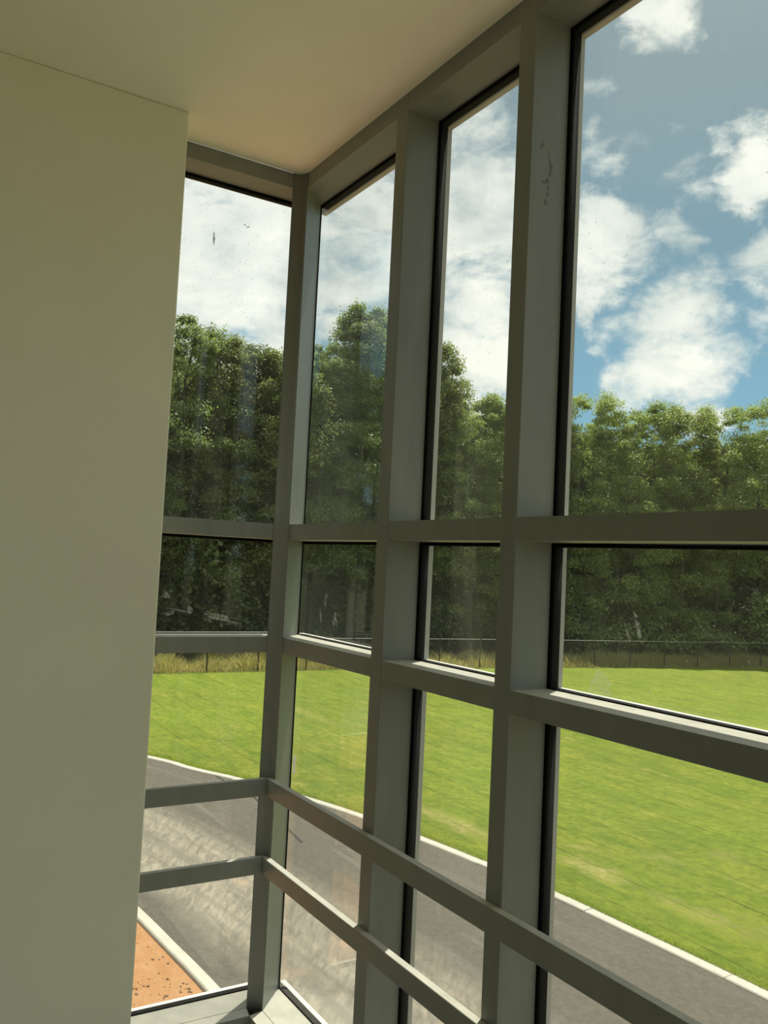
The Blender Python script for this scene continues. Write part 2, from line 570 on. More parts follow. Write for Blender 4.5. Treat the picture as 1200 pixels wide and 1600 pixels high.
def prism_mesh(name, pts, z0, z1, smooth_ids=()):
    """vertical prism over a plan polygon"""
    bm = bmesh.new()
    lo = [bm.verts.new((x, y, z0)) for x, y in pts]
    hi = [bm.verts.new((x, y, z1)) for x, y in pts]
    n = len(pts)
    bm.faces.new(lo[::-1])
    bm.faces.new(hi)
    for i in range(n):
        f = bm.faces.new((lo[i], lo[(i + 1) % n], hi[(i + 1) % n], hi[i]))
        if i in smooth_ids:
            f.smooth = True
    bmesh.ops.recalc_face_normals(bm, faces=bm.faces)
    me = bpy.data.meshes.new(name)
    bm.to_mesh(me)
    bm.free()
    return me


def tube_mesh(name, pts, radii, sides=7, cap=True):
    pts = [Vector(p) for p in pts]
    V, F = [], []
    for i, p in enumerate(pts):
        t = (pts[min(i + 1, len(pts) - 1)] - pts[max(i - 1, 0)]).normalized()
        a = t.cross(Vector((0.3, 0.9, 0.1))).normalized()
        b = t.cross(a)
        for k in range(sides):
            an = 2 * math.pi * k / sides
            V.append(tuple(p + (a * math.cos(an) + b * math.sin(an)) * radii[i]))
    for i in range(len(pts) - 1):
        for k in range(sides):
            k2 = (k + 1) % sides
            F.append((i * sides + k, i * sides + k2, (i + 1) * sides + k2, (i + 1) * sides + k))
    return mesh_np(name, V, F, True)


# ------------------------------------------------------------------ the glazed corner
ZC = EYE + 1.074 * K             # ceiling
ZH = EYE + 1.0316 * K            # underside of head
T1 = (EYE + 0.0532 * K, EYE + 0.0950 * K)
T2 = (EYE - 0.2513 * K, EYE - 0.2103 * K)
ZS = EYE - 1.18 * K              # top of sill
DEP = 0.087 * K                  # depth of the frame
GY = DEP + 0.014                 # middle of the glass unit
CAPY0, CAPY1 = DEP + 0.028, DEP + 0.052
MW = 0.0625
XR1 = 7.0                        # far end of the long glass wall (behind the camera)
MULL = [(0.4915 * K, 0.5380 * K), (0.9257 * K, 0.9697 * K)]
for xm in (2.52, 3.72, 4.92):
    MULL.append((xm, xm + MW))
ROWS = [(ZS, T2[0]), (T2[1], T1[0]), (T1[1], ZH)]

win_r = tag(empty('window_1'), 'long grey aluminium window wall with tall panes running right from the corner post', kind='structure')
win_l = tag(empty('window_2'), 'short grey aluminium window between the white wall and the corner post', kind='structure')

# corner post: coved inside face, splayed jambs
cr = 0.044
cove = [(cr - cr * math.cos(a), -cr + cr * math.sin(a)) for a in [math.pi / 2 * i / 10 for i in range(11)]]
JX, JY = -0.080, DEP            # end of the splayed jamb on the long wall
post_pts = cove + [(JX, DEP), (-DEP, -JX)]
post = link('corner_post', prism_mesh('corner_post', post_pts, ZS - 0.01, ZC, range(10)), M['frame'], win_r)
link('corner_seal', prism_mesh('corner_seal', [(JX - 0.003, DEP), (-DEP, DEP), (-DEP, -JX + 0.003)], ZS - 0.01, ZC), M['gasket'], post)

EPS = 0.0012
# mullions
for (a, b) in MULL:
    mo = link('mullion', box_mesh('mullion', a, b, 0, DEP, 0.0, ZC, 0.0016), M['frame'], win_r)
    link('cover_cap', box_mesh('cover_cap', a - 0.002, b + 0.002, CAPY0, CAPY1, ZS - 0.1, ZC + 0.05, 0.003), M['cap'], mo)
    link('thermal_break', box_mesh('thermal_break', a + 0.012, b - 0.012, DEP, CAPY0, ZS - 0.1, ZC), M['gasket'], mo)
# bays
bays = [(cr, MULL[0][0], JX)] + [(MULL[i][1], MULL[i + 1][0], MULL[i][1]) for i in range(len(MULL) - 1)] + [(MULL[-1][1], XR1, MULL[-1][1])]


def transom(parent, name, axis, a, b, a2, z0, z1, capdrop=0.0):
    """bar between two mullions; a2 = start at the outer side (splayed jamb)"""
    e = EPS
    if axis == 'x':
        pts = [(a, e), (b, e), (b, DEP), (a2, DEP)]
        cap = (a2 - (0.05 if a2 < 0 else 0.01), b + 0.01, CAPY0, CAPY1)
        brk = (a2, b, DEP, CAPY0)
    else:
        pts = [(-e, -a), (-e, -b), (-DEP, -b), (-DEP, -a2)]
        cap = (-CAPY1, -CAPY0, -b - 0.01, -a2 + 0.01)
        brk = (-CAPY0, -DEP, -b, -a2)
    t = link(name, prism_mesh(name, pts, z0, z1), M['frame'], parent)
    link('cover_cap', box_mesh('cover_cap', *cap, z0 - 0.002 - capdrop, z1 + 0.002, 0.003), M['cap'], t)
    link('thermal_break', boxes_mesh('thermal_break', [(*brk, z0 + 0.012, z1 - 0.012)]), M['gasket'], t)
    return t


def pane(parent, axis, a, b, z0, z1, corner=False):
    """glass unit with its black rubber gasket; a..b along the wall"""
    g, gb = 0.010, 0.003
    t = 0.012
    ea = a - 0.004 if not corner else (-GY + t + 0.001 if axis == 'x' else -GY - t)
    if axis == 'x':
        gl = box_mesh('glass_pane', ea, b + 0.004, GY - t, GY + t, z0 - 0.004, z1 + 0.004)
        ga, da = (0.003, DEP + 0.004) if a < 0 else (g, CAPY0)
        bars = [(a, a + ga, DEP, da, z0, z1), (b - g, b, DEP, CAPY0, z0, z1),
                (a + ga, b - g, DEP, CAPY0, z0, z0 + gb), (a + ga, b - g, DEP, CAPY0, z1 - g, z1)]
    else:
        gl = box_mesh('glass_pane', -GY - t, -GY + t, -b - 0.004, -ea, z0 - 0.004, z1 + 0.004)
        bars = [(-DEP - 0.004, -DEP, -a - 0.003, -a, z0, z1), (-CAPY0, -DEP, -b, -b + g, z0, z1),
                (-CAPY0, -DEP, -b + g, -a - g, z0, z0 + gb), (-CAPY0, -DEP, -b + g, -a - g, z1 - g, z1)]
    p = link('glass_pane', gl, M['glass'], parent)

    link('gasket', boxes_mesh('gasket', bars), M['gasket'], p)
    return p


panes_r = []
for i, (a, b, a2) in enumerate(bays):
    transom(win_r, 'head', 'x', a, b, a2, ZH, ZC, 0.012)
    transom(win_r, 'transom', 'x', a, b, a2, *T1)
    transom(win_r, 'transom', 'x', a, b, a2, *T2)
    transom(win_r, 'sill', 'x', a, b, a2, 0.0, ZS)
    panes_r.append([pane(win_r, 'x', a2, b, z0, z1, i == 0) for z0, z1 in ROWS])
# sill nosing in front of the frame
NOS = 0.055
link('sill_nosing', prism_mesh('sill_nosing', [(cr, -0.0005), (NOS, -NOS), (XR1, -NOS), (XR1, -0.0005)], 0.0, ZS - 0.0005), M['frame'], win_r)

# short window: along -y, coordinates given as distance from the corner
WL_END = 0.524                  # end of the white partition wall
LA, LB = cr, 0.53
LA2 = JX                        # splayed jamb (towards the outside corner)
mo = link('mullion', box_mesh('mullion', -DEP, 0, -LB - MW, -LB, 0.0, ZC, 0.0016), M['frame'], win_l)
link('cover_cap', box_mesh('cover_cap', -CAPY1, -CAPY0, -LB - MW, -LB, ZS - 0.1, ZC + 0.05, 0.003), M['cap'], mo)
transom(win_l, 'head', 'y', LA, LB, LA2, ZH, ZC, 0.0)
transom(win_l, 'transom', 'y', LA, LB, LA2, *T1)
transom(win_l, 'transom', 'y', LA, LB, LA2, *T2)
transom(win_l, 'sill', 'y', LA, LB, LA2, 0.0, ZS)
panes_l = [pane(win_l, 'y', LA2, LB, z0, z1, True) for z0, z1 in ROWS]
link('sill_nosing', prism_mesh('sill_nosing', [(0.0005, -cr), (NOS, -NOS), (NOS, -WL_END), (0.0005, -WL_END)], 0.0, ZS - 0.0005), M['frame'], win_l)

# ------------------------------------------------------------------ guard rails across the glass
RP = 0.0255
R1 = (EYE - 0.6290 * K, EYE - 0.5840 * K)
R2 = (EYE - 0.8318 * K, EYE - 0.7885 * K)


def rail(name, pts, z, label):
    me = prism_mesh(name, pts, *z)
    bm = bmesh.new()
    bm.from_mesh(me)
    bmesh.ops.bevel(bm, geom=bm.edges[:], offset=0.0015, segments=1, affect='EDGES')
    bm.to_mesh(me)
    bm.free()
    tag(link(name, me, M['frame']), label, 'rail', 'guard rails in front of the glass')


for z, a in ((R1, 'upper'), (R2, 'lower')):
    rail('guard_rail', [(0.0, -0.0006), (RP, -RP), (XR1 - 0.02, -RP), (XR1 - 0.02, -0.0006)], z,
         '%s grey metal guard rail running right from the corner across the long window' % a)
    rail('guard_rail', [(0.0006, 0.0), (RP, -RP), (RP, -WL_END - 0.001), (0.0006, -WL_END - 0.001)], z,
         '%s grey metal guard rail of the short window beside the white wall' % a)

# ------------------------------------------------------------------ room shell
XW = 0.142 * K                   # face of the white partition wall
YB = -7.5


def struct(name, me, mat, label=None, parent=None):
    o = link(name, me, mat, parent)
    tag(o, label, kind='structure')
    return o


struct('wall_left', box_mesh('wall_left', 0.0006, XW, YB, -WL_END, 0.0, ZC, 0.006, 3), M['wall'], 'smooth off-white painted wall at the left with a rounded edge')
struct('wall_outer', box_mesh('wall_outer', -0.17, -0.0006, YB, -LB - MW - 0.001, GZ, ZC + 0.3), M['facade'], 'outer building wall behind the white painted wall')
struct('ceiling', box_mesh('ceiling', 0.0, XR1, YB, 0.0, ZC, ZC + 0.12), M['ceiling'], 'plain off-white ceiling meeting the window head')
struct('floor', box_mesh('floor', 0.0, XR1, YB, 0.0, -0.25, 0.0), M['floor'], 'plain brown-grey floor below the window sill')
struct('wall_back', box_mesh('wall_back', 0.0, XR1, YB - 0.15, YB, 0.0, ZC), M['wall_dark'], 'unseen wall behind the viewer, darkened to dim the frame fronts')
win_e = tag(empty('added_window'), 'added unseen glazed end wall bringing daylight into the room', kind='structure')  # end glazing added out of view to brighten the white wall
for k in range(6):
    yy = YB + k * (-YB - 0.06) / 5
    link('mullion', box_mesh('mullion', XR1, XR1 + DEP, yy, yy + 0.06, 0.0, ZC, 0.0016), M['frame'], win_e)
    if k < 5:
        y2 = YB + (k + 1) * (-YB - 0.06) / 5
        for z0, z1 in ((0.0, ZS), T1, (ZH, ZC)):
            link('transom', box_mesh('transom', XR1 + 0.001, XR1 + DEP, yy + 0.06, y2, z0, z1), M['frame'], win_e)
        for z0, z1 in ((ZS, T1[0]), (T1[1], ZH)):
            link('glass_pane', box_mesh('glass_pane', XR1 + 0.06, XR1 + 0.084, yy + 0.06, y2, z0, z1), M['glass'], win_e)
struct('wall_below_end', box_mesh('wall_below_end', XR1, XR1 + 0.15, YB - 0.15, 0.166, GZ - 0.3, -0.001), M['facade'], 'outer wall below the added end window')
struct('roof', box_mesh('roof', -0.2, XR1 + 0.15, YB - 0.2, CAPY1 + 0.02, ZC + 0.12, ZC + 0.42), M['facade'], 'roof edge above the windows')
struct('wall_below', box_mesh('wall_below', -0.17, XR1, DEP - 0.01, CAPY1 - 0.006, GZ - 0.3, -0.001), M['facade'], 'outer wall below the windows')
struct('wall_below_short', box_mesh('wall_below_short', -0.17, -DEP + 0.01, -LB - MW, DEP - 0.012, GZ - 0.3, -0.001), M['facade'], 'outer wall below the short window')

# small marks on the glass and frames -------------------------------------------------
def flake(name, parent, mat, plane, pts, off):
    """thin dried mark lying on a pane or frame; pts are (along, height)"""
    bm = bmesh.new()
    def P(a, z, d):
        return (a, plane[1] + d, z) if plane[0] == 'y' else (plane[1] + d, a, z)
    lo = [bm.verts.new(P(a, z, 0)) for a, z in pts]
    hi = [bm.verts.new(P(a, z, off)) for a, z in pts]
    n = len(pts)
    bm.faces.new(hi)
    bm.faces.new(lo[::-1])
    for i in range(n):
        bm.faces.new((lo[i], lo[(i + 1) % n], hi[(i + 1) % n], hi[i]))
    bmesh.ops.recalc_face_normals(bm, faces=bm.faces)
    me = bpy.data.meshes.new(name)
    bm.to_mesh(me)
    bm.free()
    return link(name, me, mat, parent)


def blob(cx, cz, rx, rz, n=18, jit=0.25, rot=0.0):
    out = []
    for i in range(n):
        a = 2 * math.pi * i / n
        k = 1 + random.uniform(-jit, jit)
        x, z = rx * k * math.cos(a), rz * k * math.sin(a)
        out.append((cx + x * math.cos(rot) - z * math.sin(rot), cz + x * math.sin(rot) + z * math.cos(rot)))
    return out


GI = GY + 0.012
P2 = panes_r[2]
web = flake('smear', P2[1], M['smear_white'], ('y', GI), [(1.445, 1.393), (1.458, 1.412), (1.466, 1.436), (1.482, 1.455), (1.500, 1.450), (1.516, 1.441), (1.526, 1.425), (1.527, 1.399), (1.505, 1.391), (1.475, 1.391)], 0.0006)
flake('smear', P2[1], M['smear_white'], ('y', GI), [(1.585, 1.600), (1.597, 1.592), (1.606, 1.570), (1.612, 1.545), (1.607, 1.537), (1.598, 1.552), (1.594, 1.572)], 0.0006)
flake('smear', P2[1], M['smear_white'], ('y', GI), [(1.560, 1.572), (1.566, 1.570), (1.575, 1.545), (1.582, 1.530), (1.577, 1.529), (1.568, 1.546)], 0.0006)
P0 = panes_r[0]
for cxx, czz, rx, rz, ro in ((0.09, 1.548, 0.014, 0.010, 0.2), (0.086, 1.53, 0.004, 0.022, 0.1), (0.055, 1.468, 0.006, 0.03, 0.25), (0.165, 1.470, 0.010, 0.03, -0.3), (0.178, 1.462, 0.006, 0.02, 0.3)):
    flake('splash', P0[1], M['smear_white'], ('y', GI), blob(cxx, czz, rx, rz, 12, 0.35, ro), 0.0006)
tag(flake('label_sticker', P0[0], M['label'], ('y', GI), [(-0.112, 0.848), (-0.092, 0.848), (-0.092, 0.918), (-0.112, 0.918)], 0.0006), 'small white sticker on the glass beside the corner jamb')
for row, cxx, czz, rx, rz, ro, mt in ((2, -0.293, 2.892, 0.0035, 0.030, 0.06, 'smear_dark'), (2, -0.160, 2.966, 0.008, 0.003, 0.5, 'smear_dark'), (2, -0.17, 2.972, 0.005, 0.003, -0.5, 'smear_dark'),
                                  (1, -0.374, 1.462, 0.018, 0.009, 0.1, 'smear_white'), (1, -0.190, 1.452, 0.05, 0.010, -0.15, 'smear_white'), (1, -0.297, 1.474, 0.012, 0.02, 0.4, 'smear_white'), (1, -0.39, 1.529, 0.012, 0.014, 0.3, 'smear_white')):
    flake('smear', panes_l[row], M[mt], ('x', -GI), blob(cxx, czz, rx, rz, 12, 0.3, ro), -0.0006)
m2 = [o for o in win_r.children if o.name.startswith('mullion')][1]
for cxx, czz, rx, rz, ro in ((0.037, 2.765, 0.006, 0.016, -0.35), (0.060, 2.735, 0.004, 0.022, 0.3), (0.066, 2.705, 0.005, 0.018, -0.2), (0.050, 2.672, 0.012, 0.006, 0.3), (0.060, 2.65, 0.005, 0.014, 0.0), (0.055, 2.618, 0.006, 0.008, 0.2)):
    flake('smudge', m2, M['smudge'], ('x', MULL[1][1]), blob(cxx, czz, rx, rz, 14, 0.3, ro), 0.0004)

# ------------------------------------------------------------------ grounds outside
H = 6.4


def gp(x, y):
    return (CAM.x + x * H, CAM.y + y * H)


def catmull(P, n=8):
    P = [np.array(p, float) for p in P]
    Q = [2 * P[0] - P[1]] + P + [2 * P[-1] - P[-2]]
    out = []
    for i in range(1, len(Q) - 2):
        for k in range(n):
            t = k / n
            p0, p1, p2, p3 = Q[i - 1:i + 3]
            out.append(0.5 * ((2 * p1) + (-p0 + p2) * t + (2 * p0 - 5 * p1 + 4 * p2 - p3) * t * t + (-p0 + 3 * p1 - 3 * p2 + p3) * t ** 3))
    out.append(P[-1])
    return np.array(out)


def resample(P, n=None, step=None):
    d = np.r_[0, np.cumsum(np.hypot(*np.diff(P, axis=0).T))]
    if n is None:
        n = max(2, int(round(d[-1] / step)) + 1)
    s = np.linspace(0, d[-1], n)
    return np.c_[np.interp(s, d, P[:, 0]), np.interp(s, d, P[:, 1])]


far_ctrl = [(-6.3, -3.0), (-6.1, -1.2), (-5.6, 0.1), (-5.0, 0.85), (-4.245, 1.316), (-3.953, 1.433), (-3.668, 1.575), (-3.312, 1.705), (-3.0, 1.795),
            (-2.656, 1.865), (-2.342, 1.912), (-2.031, 1.943), (-1.756, 1.958), (-1.344, 1.975), (0.0, 1.99), (3.0, 2.0), (6.0, 2.0)]
near_ctrl = [(-4.5, -3.0), (-4.35, -1.2), (-4.0, 0.05), (-3.4, 0.56), (-2.85, 0.715), (-2.48, 0.764), (-2.205, 0.785), (-1.943, 0.802), (-1.5, 0.812), (0.0, 0.815), (3.0, 0.815), (6.0, 0.815)]
FAR = catmull([gp(*p) for p in far_ctrl])
NEAR = catmull([gp(*p) for p in near_ctrl])
ROADZ = GZ - 0.03


def offset_line(P, d):
    T = np.gradient(P, axis=0)
    T /= np.hypot(T[:, 0], T[:, 1])[:, None]
    return P + np.c_[-T[:, 1], T[:, 0]] * d        # positive = left of travel


def strip_mesh(name, A, B, z, uvw=None):
    n = len(A)
    V = np.zeros((2 * n, 3))
    V[:n, :2] = A
    V[n:, :2] = B
    V[:, 2] = z
    F = [(i, i + 1, n + i + 1, n + i) for i in range(n - 1)]
    me = mesh_np(name, V, F)
    if uvw is not None:
        uv = me.uv_layers.new(name='UVMap')
        s = np.r_[0, np.cumsum(np.hypot(*np.diff((A + B) / 2, axis=0).T))]
        wid = np.hypot(*(B - A).T)
        U = np.zeros((2 * n, 2))
        U[:n, 0] = s
        U[n:, 0] = s
        U[n:, 1] = wid
        idx = np.zeros(len(me.loops), dtype=np.int32)
        me.loops.foreach_get('vertex_index', idx)
        uv.data.foreach_set('uv', U[idx].astype(np.float32).ravel())
    return me


NA, FA = resample(NEAR, 240), resample(FAR, 240)
road = struct('road', strip_mesh('road', NA, FA, ROADZ, True), M['road'], 'dusty grey asphalt road curving between two concrete kerbs')


def kerb_section_mesh(C, width, z0, z1):
    A, B = offset_line(C, width / 2), offset_line(C, -width / 2)
    n = len(C)
    c = 0.02
    Ai, Bi = offset_line(C, width / 2 - c), offset_line(C, -width / 2 + c)
    rings = []
    for P, z in ((A, z0), (A, z1 - c), (Ai, z1), (Bi, z1), (B, z1 - c), (B, z0)):
        rings.append(np.c_[P, np.full(n, z)])
    V = np.concatenate(rings)
    F = []
    for r in range(5):
        for i in range(n - 1):
            F.append((r * n + i, r * n + i + 1, (r + 1) * n + i + 1, (r + 1) * n + i))
    me = bpy.data.meshes.new('kerb_section')
    ends = [tuple(r * n for r in range(6))[::-1], tuple(r * n + n - 1 for r in range(6))]
    me.from_pydata(V.tolist(), [], F + ends)
    me.update()
    bm = bmesh.new()
    bm.from_mesh(me)
    bmesh.ops.recalc_face_normals(bm, faces=bm.faces)
    bm.to_mesh(me)
    bm.free()
    return me


def build_kerb(line, width, label, x_lo, x_hi):
    root = tag(empty('kerb', (float(line[len(line) // 2][0]), float(line[len(line) // 2][1]), GZ)), label, 'kerb', 'concrete kerbs of the road')
    P = resample(line, step=0.5)
    i = 0
    while i < len(P) - 1:
        j = min(i + 6, len(P) - 1)
        seg = P[i:j + 1].copy()
        if seg[:, 0].max() > x_lo and seg[:, 0].min() < x_hi:
            d0 = seg[1] - seg[0]
            d1 = seg[-1] - seg[-2]
            seg[0] += d0 / np.hypot(*d0) * 0.006
            seg[-1] -= d1 / np.hypot(*d1) * 0.006
            o = link('kerb_section', kerb_section_mesh(seg, width, GZ - 0.35, GZ + random.uniform(-0.006, 0.006)), M['kerb'])
            o.parent = root
            o.matrix_parent_inverse = Matrix.Translation(-root.location)
        i = j
    return root


build_kerb(FAR, 0.25, 'pale concrete kerb between the road and the green lawn', -60, 24)
build_kerb(offset_line(NEAR, -0.10), 0.21, 'pale concrete kerb between the road and the orange bare soil', -40, 24)

# bare soil between the building and the near kerb
NB = offset_line(NA, -0.20)
inner = np.c_[np.maximum(NB[:, 0], -60), np.minimum(NB[:, 1], 0.16)]
soilA = NB
soilB = np.c_[np.where(NB[:, 0] < -0.2, np.maximum(NB[:, 0] * 0.0 - 0.18, -0.18), NB[:, 0]), np.where(NB[:, 0] < -0.2, np.minimum(NB[:, 1], 0.16), 0.16)]
struct('bare_soil', strip_mesh('bare_soil', soilA, soilB, GZ - 0.07), M['soil'], 'bare orange clay soil inside the near kerb')


def ico_lumps(name, C, S):
    bm = bmesh.new()
    bmesh.ops.create_icosphere(bm, subdivisions=1, radius=1.0)
    bv = np.array([v.co[:] for v in bm.verts])
    bf = np.array([[v.index for v in f.verts] for f in bm.faces])
    bm.free()
    n = len(C)
    jit = RNG.uniform(0.65, 1.3, (n, len(bv), 1))
    V = bv[None] * jit * S[:, None, :] + C[:, None, :]
    F = bf[None] + (np.arange(n) * len(bv))[:, None, None]
    return mesh_np(name, V.reshape(-1, 3), F.reshape(-1, 3))


cx = RNG.uniform(-16.5, 3.0, 4200)
cy = RNG.uniform(-2.6, 3.4, 4200)
ny = np.interp(cx, NB[:, 0], NB[:, 1])
ok = (cy < ny - 0.12) & ((cx < -0.6) | (cy > 0.5))
clump = np.sin(cx * 1.3 + 2 * np.sin(cy * 1.1)) + np.cos(cy * 1.9) > -0.35
cx, cy = cx[ok & clump], cy[ok & clump]
sz = RNG.gamma(1.6, 0.006, len(cx)) + 0.004
tag(link('soil_clods', ico_lumps('soil_clods', np.c_[cx, cy, np.full(len(cx), GZ - 0.066)], np.c_[sz * 1.3, sz * 1.1, sz * 0.75]), M['clod']),
    'small brown clods scattered on the orange soil', 'soil clods', kind='stuff')

# lawn up to the fence, forest floor behind
fence_ctrl = [(-7.05, -3.0), (-7.12, 0.0), (-7.14, 2.26), (-7.13, 2.77), (-7.11, 3.87), (-7.02, 4.9), (-6.88, 6.1), (-6.754, 6.893), (-6.602, 7.819), (-6.444, 8.78), (-6.372, 9.215), (-6.0, 11.5), (-5.5, 14.6), (-5.0, 17.6)]
FENCE = catmull([gp(*p) for p in fence_ctrl])
lawn_near = offset_line(FAR, 0.125)
lawn_near = np.vstack([lawn_near, [gp(6.0, 17.6)]])
# slices of the lawn: from the kerb line to the fence line
LN, LF = resample(lawn_near, 260), resample(FENCE, 260)
rows = 14
V, F = [], []
for j in range(rows + 1):
    t = j / rows
    P = LN * (1 - t) + LF * t
    z = GZ + 0.010 + 0.05 * np.sin(P[:, 1] * 0.21 + P[:, 0] * 0.13) * math.sin(math.pi * t)
    V.append(np.c_[P, z])
n = 260
for j in range(rows):
    for i in range(n - 1):
        F.append((j * n + i, j * n + i + 1, (j + 1) * n + i + 1, (j + 1) * n + i))
struct('lawn', mesh_np('lawn', np.concatenate(V), F, True), M['lawn'], 'mown bright green lawn of laid turf between the road and the fence')
back = offset_line(LF, 160.0)
struct('forest_floor', strip_mesh('forest_floor', LF, back, GZ + 0.0), M['forest_floor'], 'dark leaf-littered ground under the trees')

# tar seam across the road and small scraps
seam = [gp(-3.90, 1.50), gp(-3.859, 1.498), gp(-3.754, 1.492), gp(-3.466, 1.51), gp(-3.42, 1.515), gp(-3.2, 1.49), gp(-2.8, 1.44)]
SA = resample(catmull(seam), 40)
sm = link('tar_seam', strip_mesh('tar_seam', offset_line(SA, 0.035), offset_line(SA, -0.035), ROADZ + 0.004), M['tar'], road)

# ------------------------------------------------------------------ chain-link fence
FP = resample(FENCE, step=3.03)
root = tag(empty('chain_link_fence', (float(FP[6][0]), float(FP[6][1]), GZ)), 'black chain-link fence with thin posts along the far edge of the lawn', 'fence')
inv = Matrix.Translation(-root.location)
FH = 1.86
post_me = tube_mesh('post', [(0, 0, -0.2), (0, 0, FH)], [0.038, 0.038], 8)
post_me.materials.append(M['post'])
wV, wF = [], []
for i, p in enumerate(FP):
    o = link('post', post_me, None, root)
    o.matrix_parent_inverse = inv
    o.location = (float(p[0]), float(p[1]), GZ)
    if i + 1 < len(FP):
        q = FP[i + 1]
        rl = link('top_rail', tube_mesh('top_rail', [(p[0], p[1], GZ + FH - 0.02), (q[0], q[1], GZ + FH - 0.02)], [0.017, 0.017], 5), M['rail_galv'], root)
        rl.matrix_parent_inverse = inv
        # diagonal wires of the mesh
        L = float(np.hypot(*(q - p)))
        ux, uy = (q - p) / L
        pitch = 0.075
        hh = FH - 0.06
        m = int((L + hh) / pitch)
        for s in range(m):
            for sg in (1, -1):
                a0 = s * pitch - hh
                t0, t1 = max(0, -a0), min(hh, L - a0)
                if t1 - t0 < 0.03:
                    continue
                x0, x1, z0, z1 = a0 + t0, a0 + t1, t0, t1
                if sg < 0:
                    x0, x1 = L - x0, L - x1
                b = len(wV)
                r = 0.0020
                for (xx, zz) in ((x0, z0), (x1, z1)):
                    for k in range(3):
                        an = 2 * math.pi * k / 3
                        da, dn = math.cos(an) * r, math.sin(an) * r
                        wV.append((p[0] + ux * (xx + da) - uy * dn, p[1] + uy * (xx + da) + ux * dn, GZ + 0.04 + zz - sg * da))
                for k in range(3):
                    wF.append((b + k, b + (k + 1) % 3, b + 3 + (k + 1) % 3, b + 3 + k))
me = mesh_np('wire_mesh', np.array(wV), np.array(wF))
o = link('wire_mesh', me, M['post'], root)
o.matrix_parent_inverse = inv
o['kind'] = 'stuff'

# tall grass along the fence
def blades(name, P, h, w, lean):
    n = len(P)
    az = RNG.uniform(0, 2 * math.pi, n)
    d = np.c_[np.cos(az), np.sin(az)]
    la = RNG.uniform(0, 2 * math.pi, n)
    ln = np.c_[np.cos(la), np.sin(la)] * (lean * h)[:, None]
    V = np.zeros((n, 5, 3))
    V[:, 0, :2] = P[:, :2] - d * w[:, None]
    V[:, 1, :2] = P[:, :2] + d * w[:, None]
    V[:, 2, :2] = P[:, :2] + d * w[:, None] * 0.7 + ln * 0.3
    V[:, 3, :2] = P[:, :2] - d * w[:, None] * 0.7 + ln * 0.3
    V[:, 4, :2] = P[:, :2] + ln
    V[:, 0, 2] = V[:, 1, 2] = P[:, 2]
    V[:, 2, 2] = V[:, 3, 2] = P[:, 2] + h * 0.55
    V[:, 4, 2] = P[:, 2] + h
    b = np.arange(n) * 5
    tri = np.concatenate([np.c_[b, b + 1, b + 2], np.c_[b, b + 2, b + 3], np.c_[b + 3, b + 2, b + 4]])
    return mesh_np(name, V.reshape(-1, 3), tri)


seg = resample(FENCE, 400)
T = np.gradient(seg, axis=0)
T /= np.hypot(*T.T)[:, None]
Nn = np.c_[-T[:, 1], T[:, 0]]
vis = (seg[:, 1] > 2) & (seg[:, 1] < 78)
ids = np.where(vis)[0]
N = 60000
pick = RNG.choice(ids, N)
fr = RNG.uniform(0, 1, N)
base = seg[pick] + (seg[np.minimum(pick + 1, 399)] - seg[pick]) * fr[:, None]
dist_b = RNG.uniform(-0.15, 5.0, N)
P = np.c_[base + Nn[pick] * dist_b[:, None], np.full(N, GZ)]
h = RNG.uniform(0.35, 0.85, N) * np.clip(0.45 + dist_b * 0.9, 0.4, 1.0) * (0.85 + 0.28 * np.sin(P[:, 1] * 0.9) * np.sin(P[:, 1] * 0.23 + 1) + 0.22 * np.sin(P[:, 1] * 2.3 + P[:, 0] * 1.1)) * RNG.choice([0.7, 1.0, 1.35], N, p=[0.4, 0.45, 0.15])
tag(link('tall_grass', blades('tall_grass', P, h, RNG.uniform(0.012, 0.03, N), RNG.uniform(0.15, 1.1, N)), M['tallgrass']),
    'strip of tall straw-green grass along the fence in front of the trees', 'grass', kind='stuff')

# turf edge: short blades hanging over the far kerb
ke = resample(lawn_near[:-1], step=0.05)
ke = ke[(ke[:, 0] > -30) & (ke[:, 0] < 8)]
N = 26000
pi_ = RNG.integers(0, len(ke) - 1, N)
inn = RNG.exponential(0.13, N)
Tk = np.gradient(ke, axis=0)
Tk /= np.hypot(*Tk.T)[:, None]
Nk = np.c_[-Tk[:, 1], Tk[:, 0]]
P = np.c_[ke[pi_] + Nk[pi_] * (inn - 0.02)[:, None] + RNG.uniform(-0.03, 0.03, (N, 2)), np.full(N, GZ + 0.005)]
tag(link('turf_edge', blades('turf_edge', P, RNG.uniform(0.010, 0.032, N), RNG.uniform(0.005, 0.010, N), RNG.uniform(0.2, 0.9, N)), M['turfblade']),
    'short green grass fringe where the lawn meets the kerb', 'grass', kind='stuff')


# ------------------------------------------------------------------ trees
def leaf_quads(C, Nrm, size):
    n = len(C)
    rv = RNG.normal(size=(n, 3))
    t1 = np.cross(Nrm, rv)
    t1 /= np.linalg.norm(t1, axis=1)[:, None] + 1e-9
    t2 = np.cross(Nrm, t1)
    a = size[:, None]
    V = np.stack([C - t1 * a, C + t2 * a * 0.62 + Nrm * a * 0.15, C + t1 * a, C - t2 * a * 0.62 + Nrm * a * 0.15], axis=1)
    F = np.arange(n * 4).reshape(n, 4)
    return V.reshape(-1, 3), F


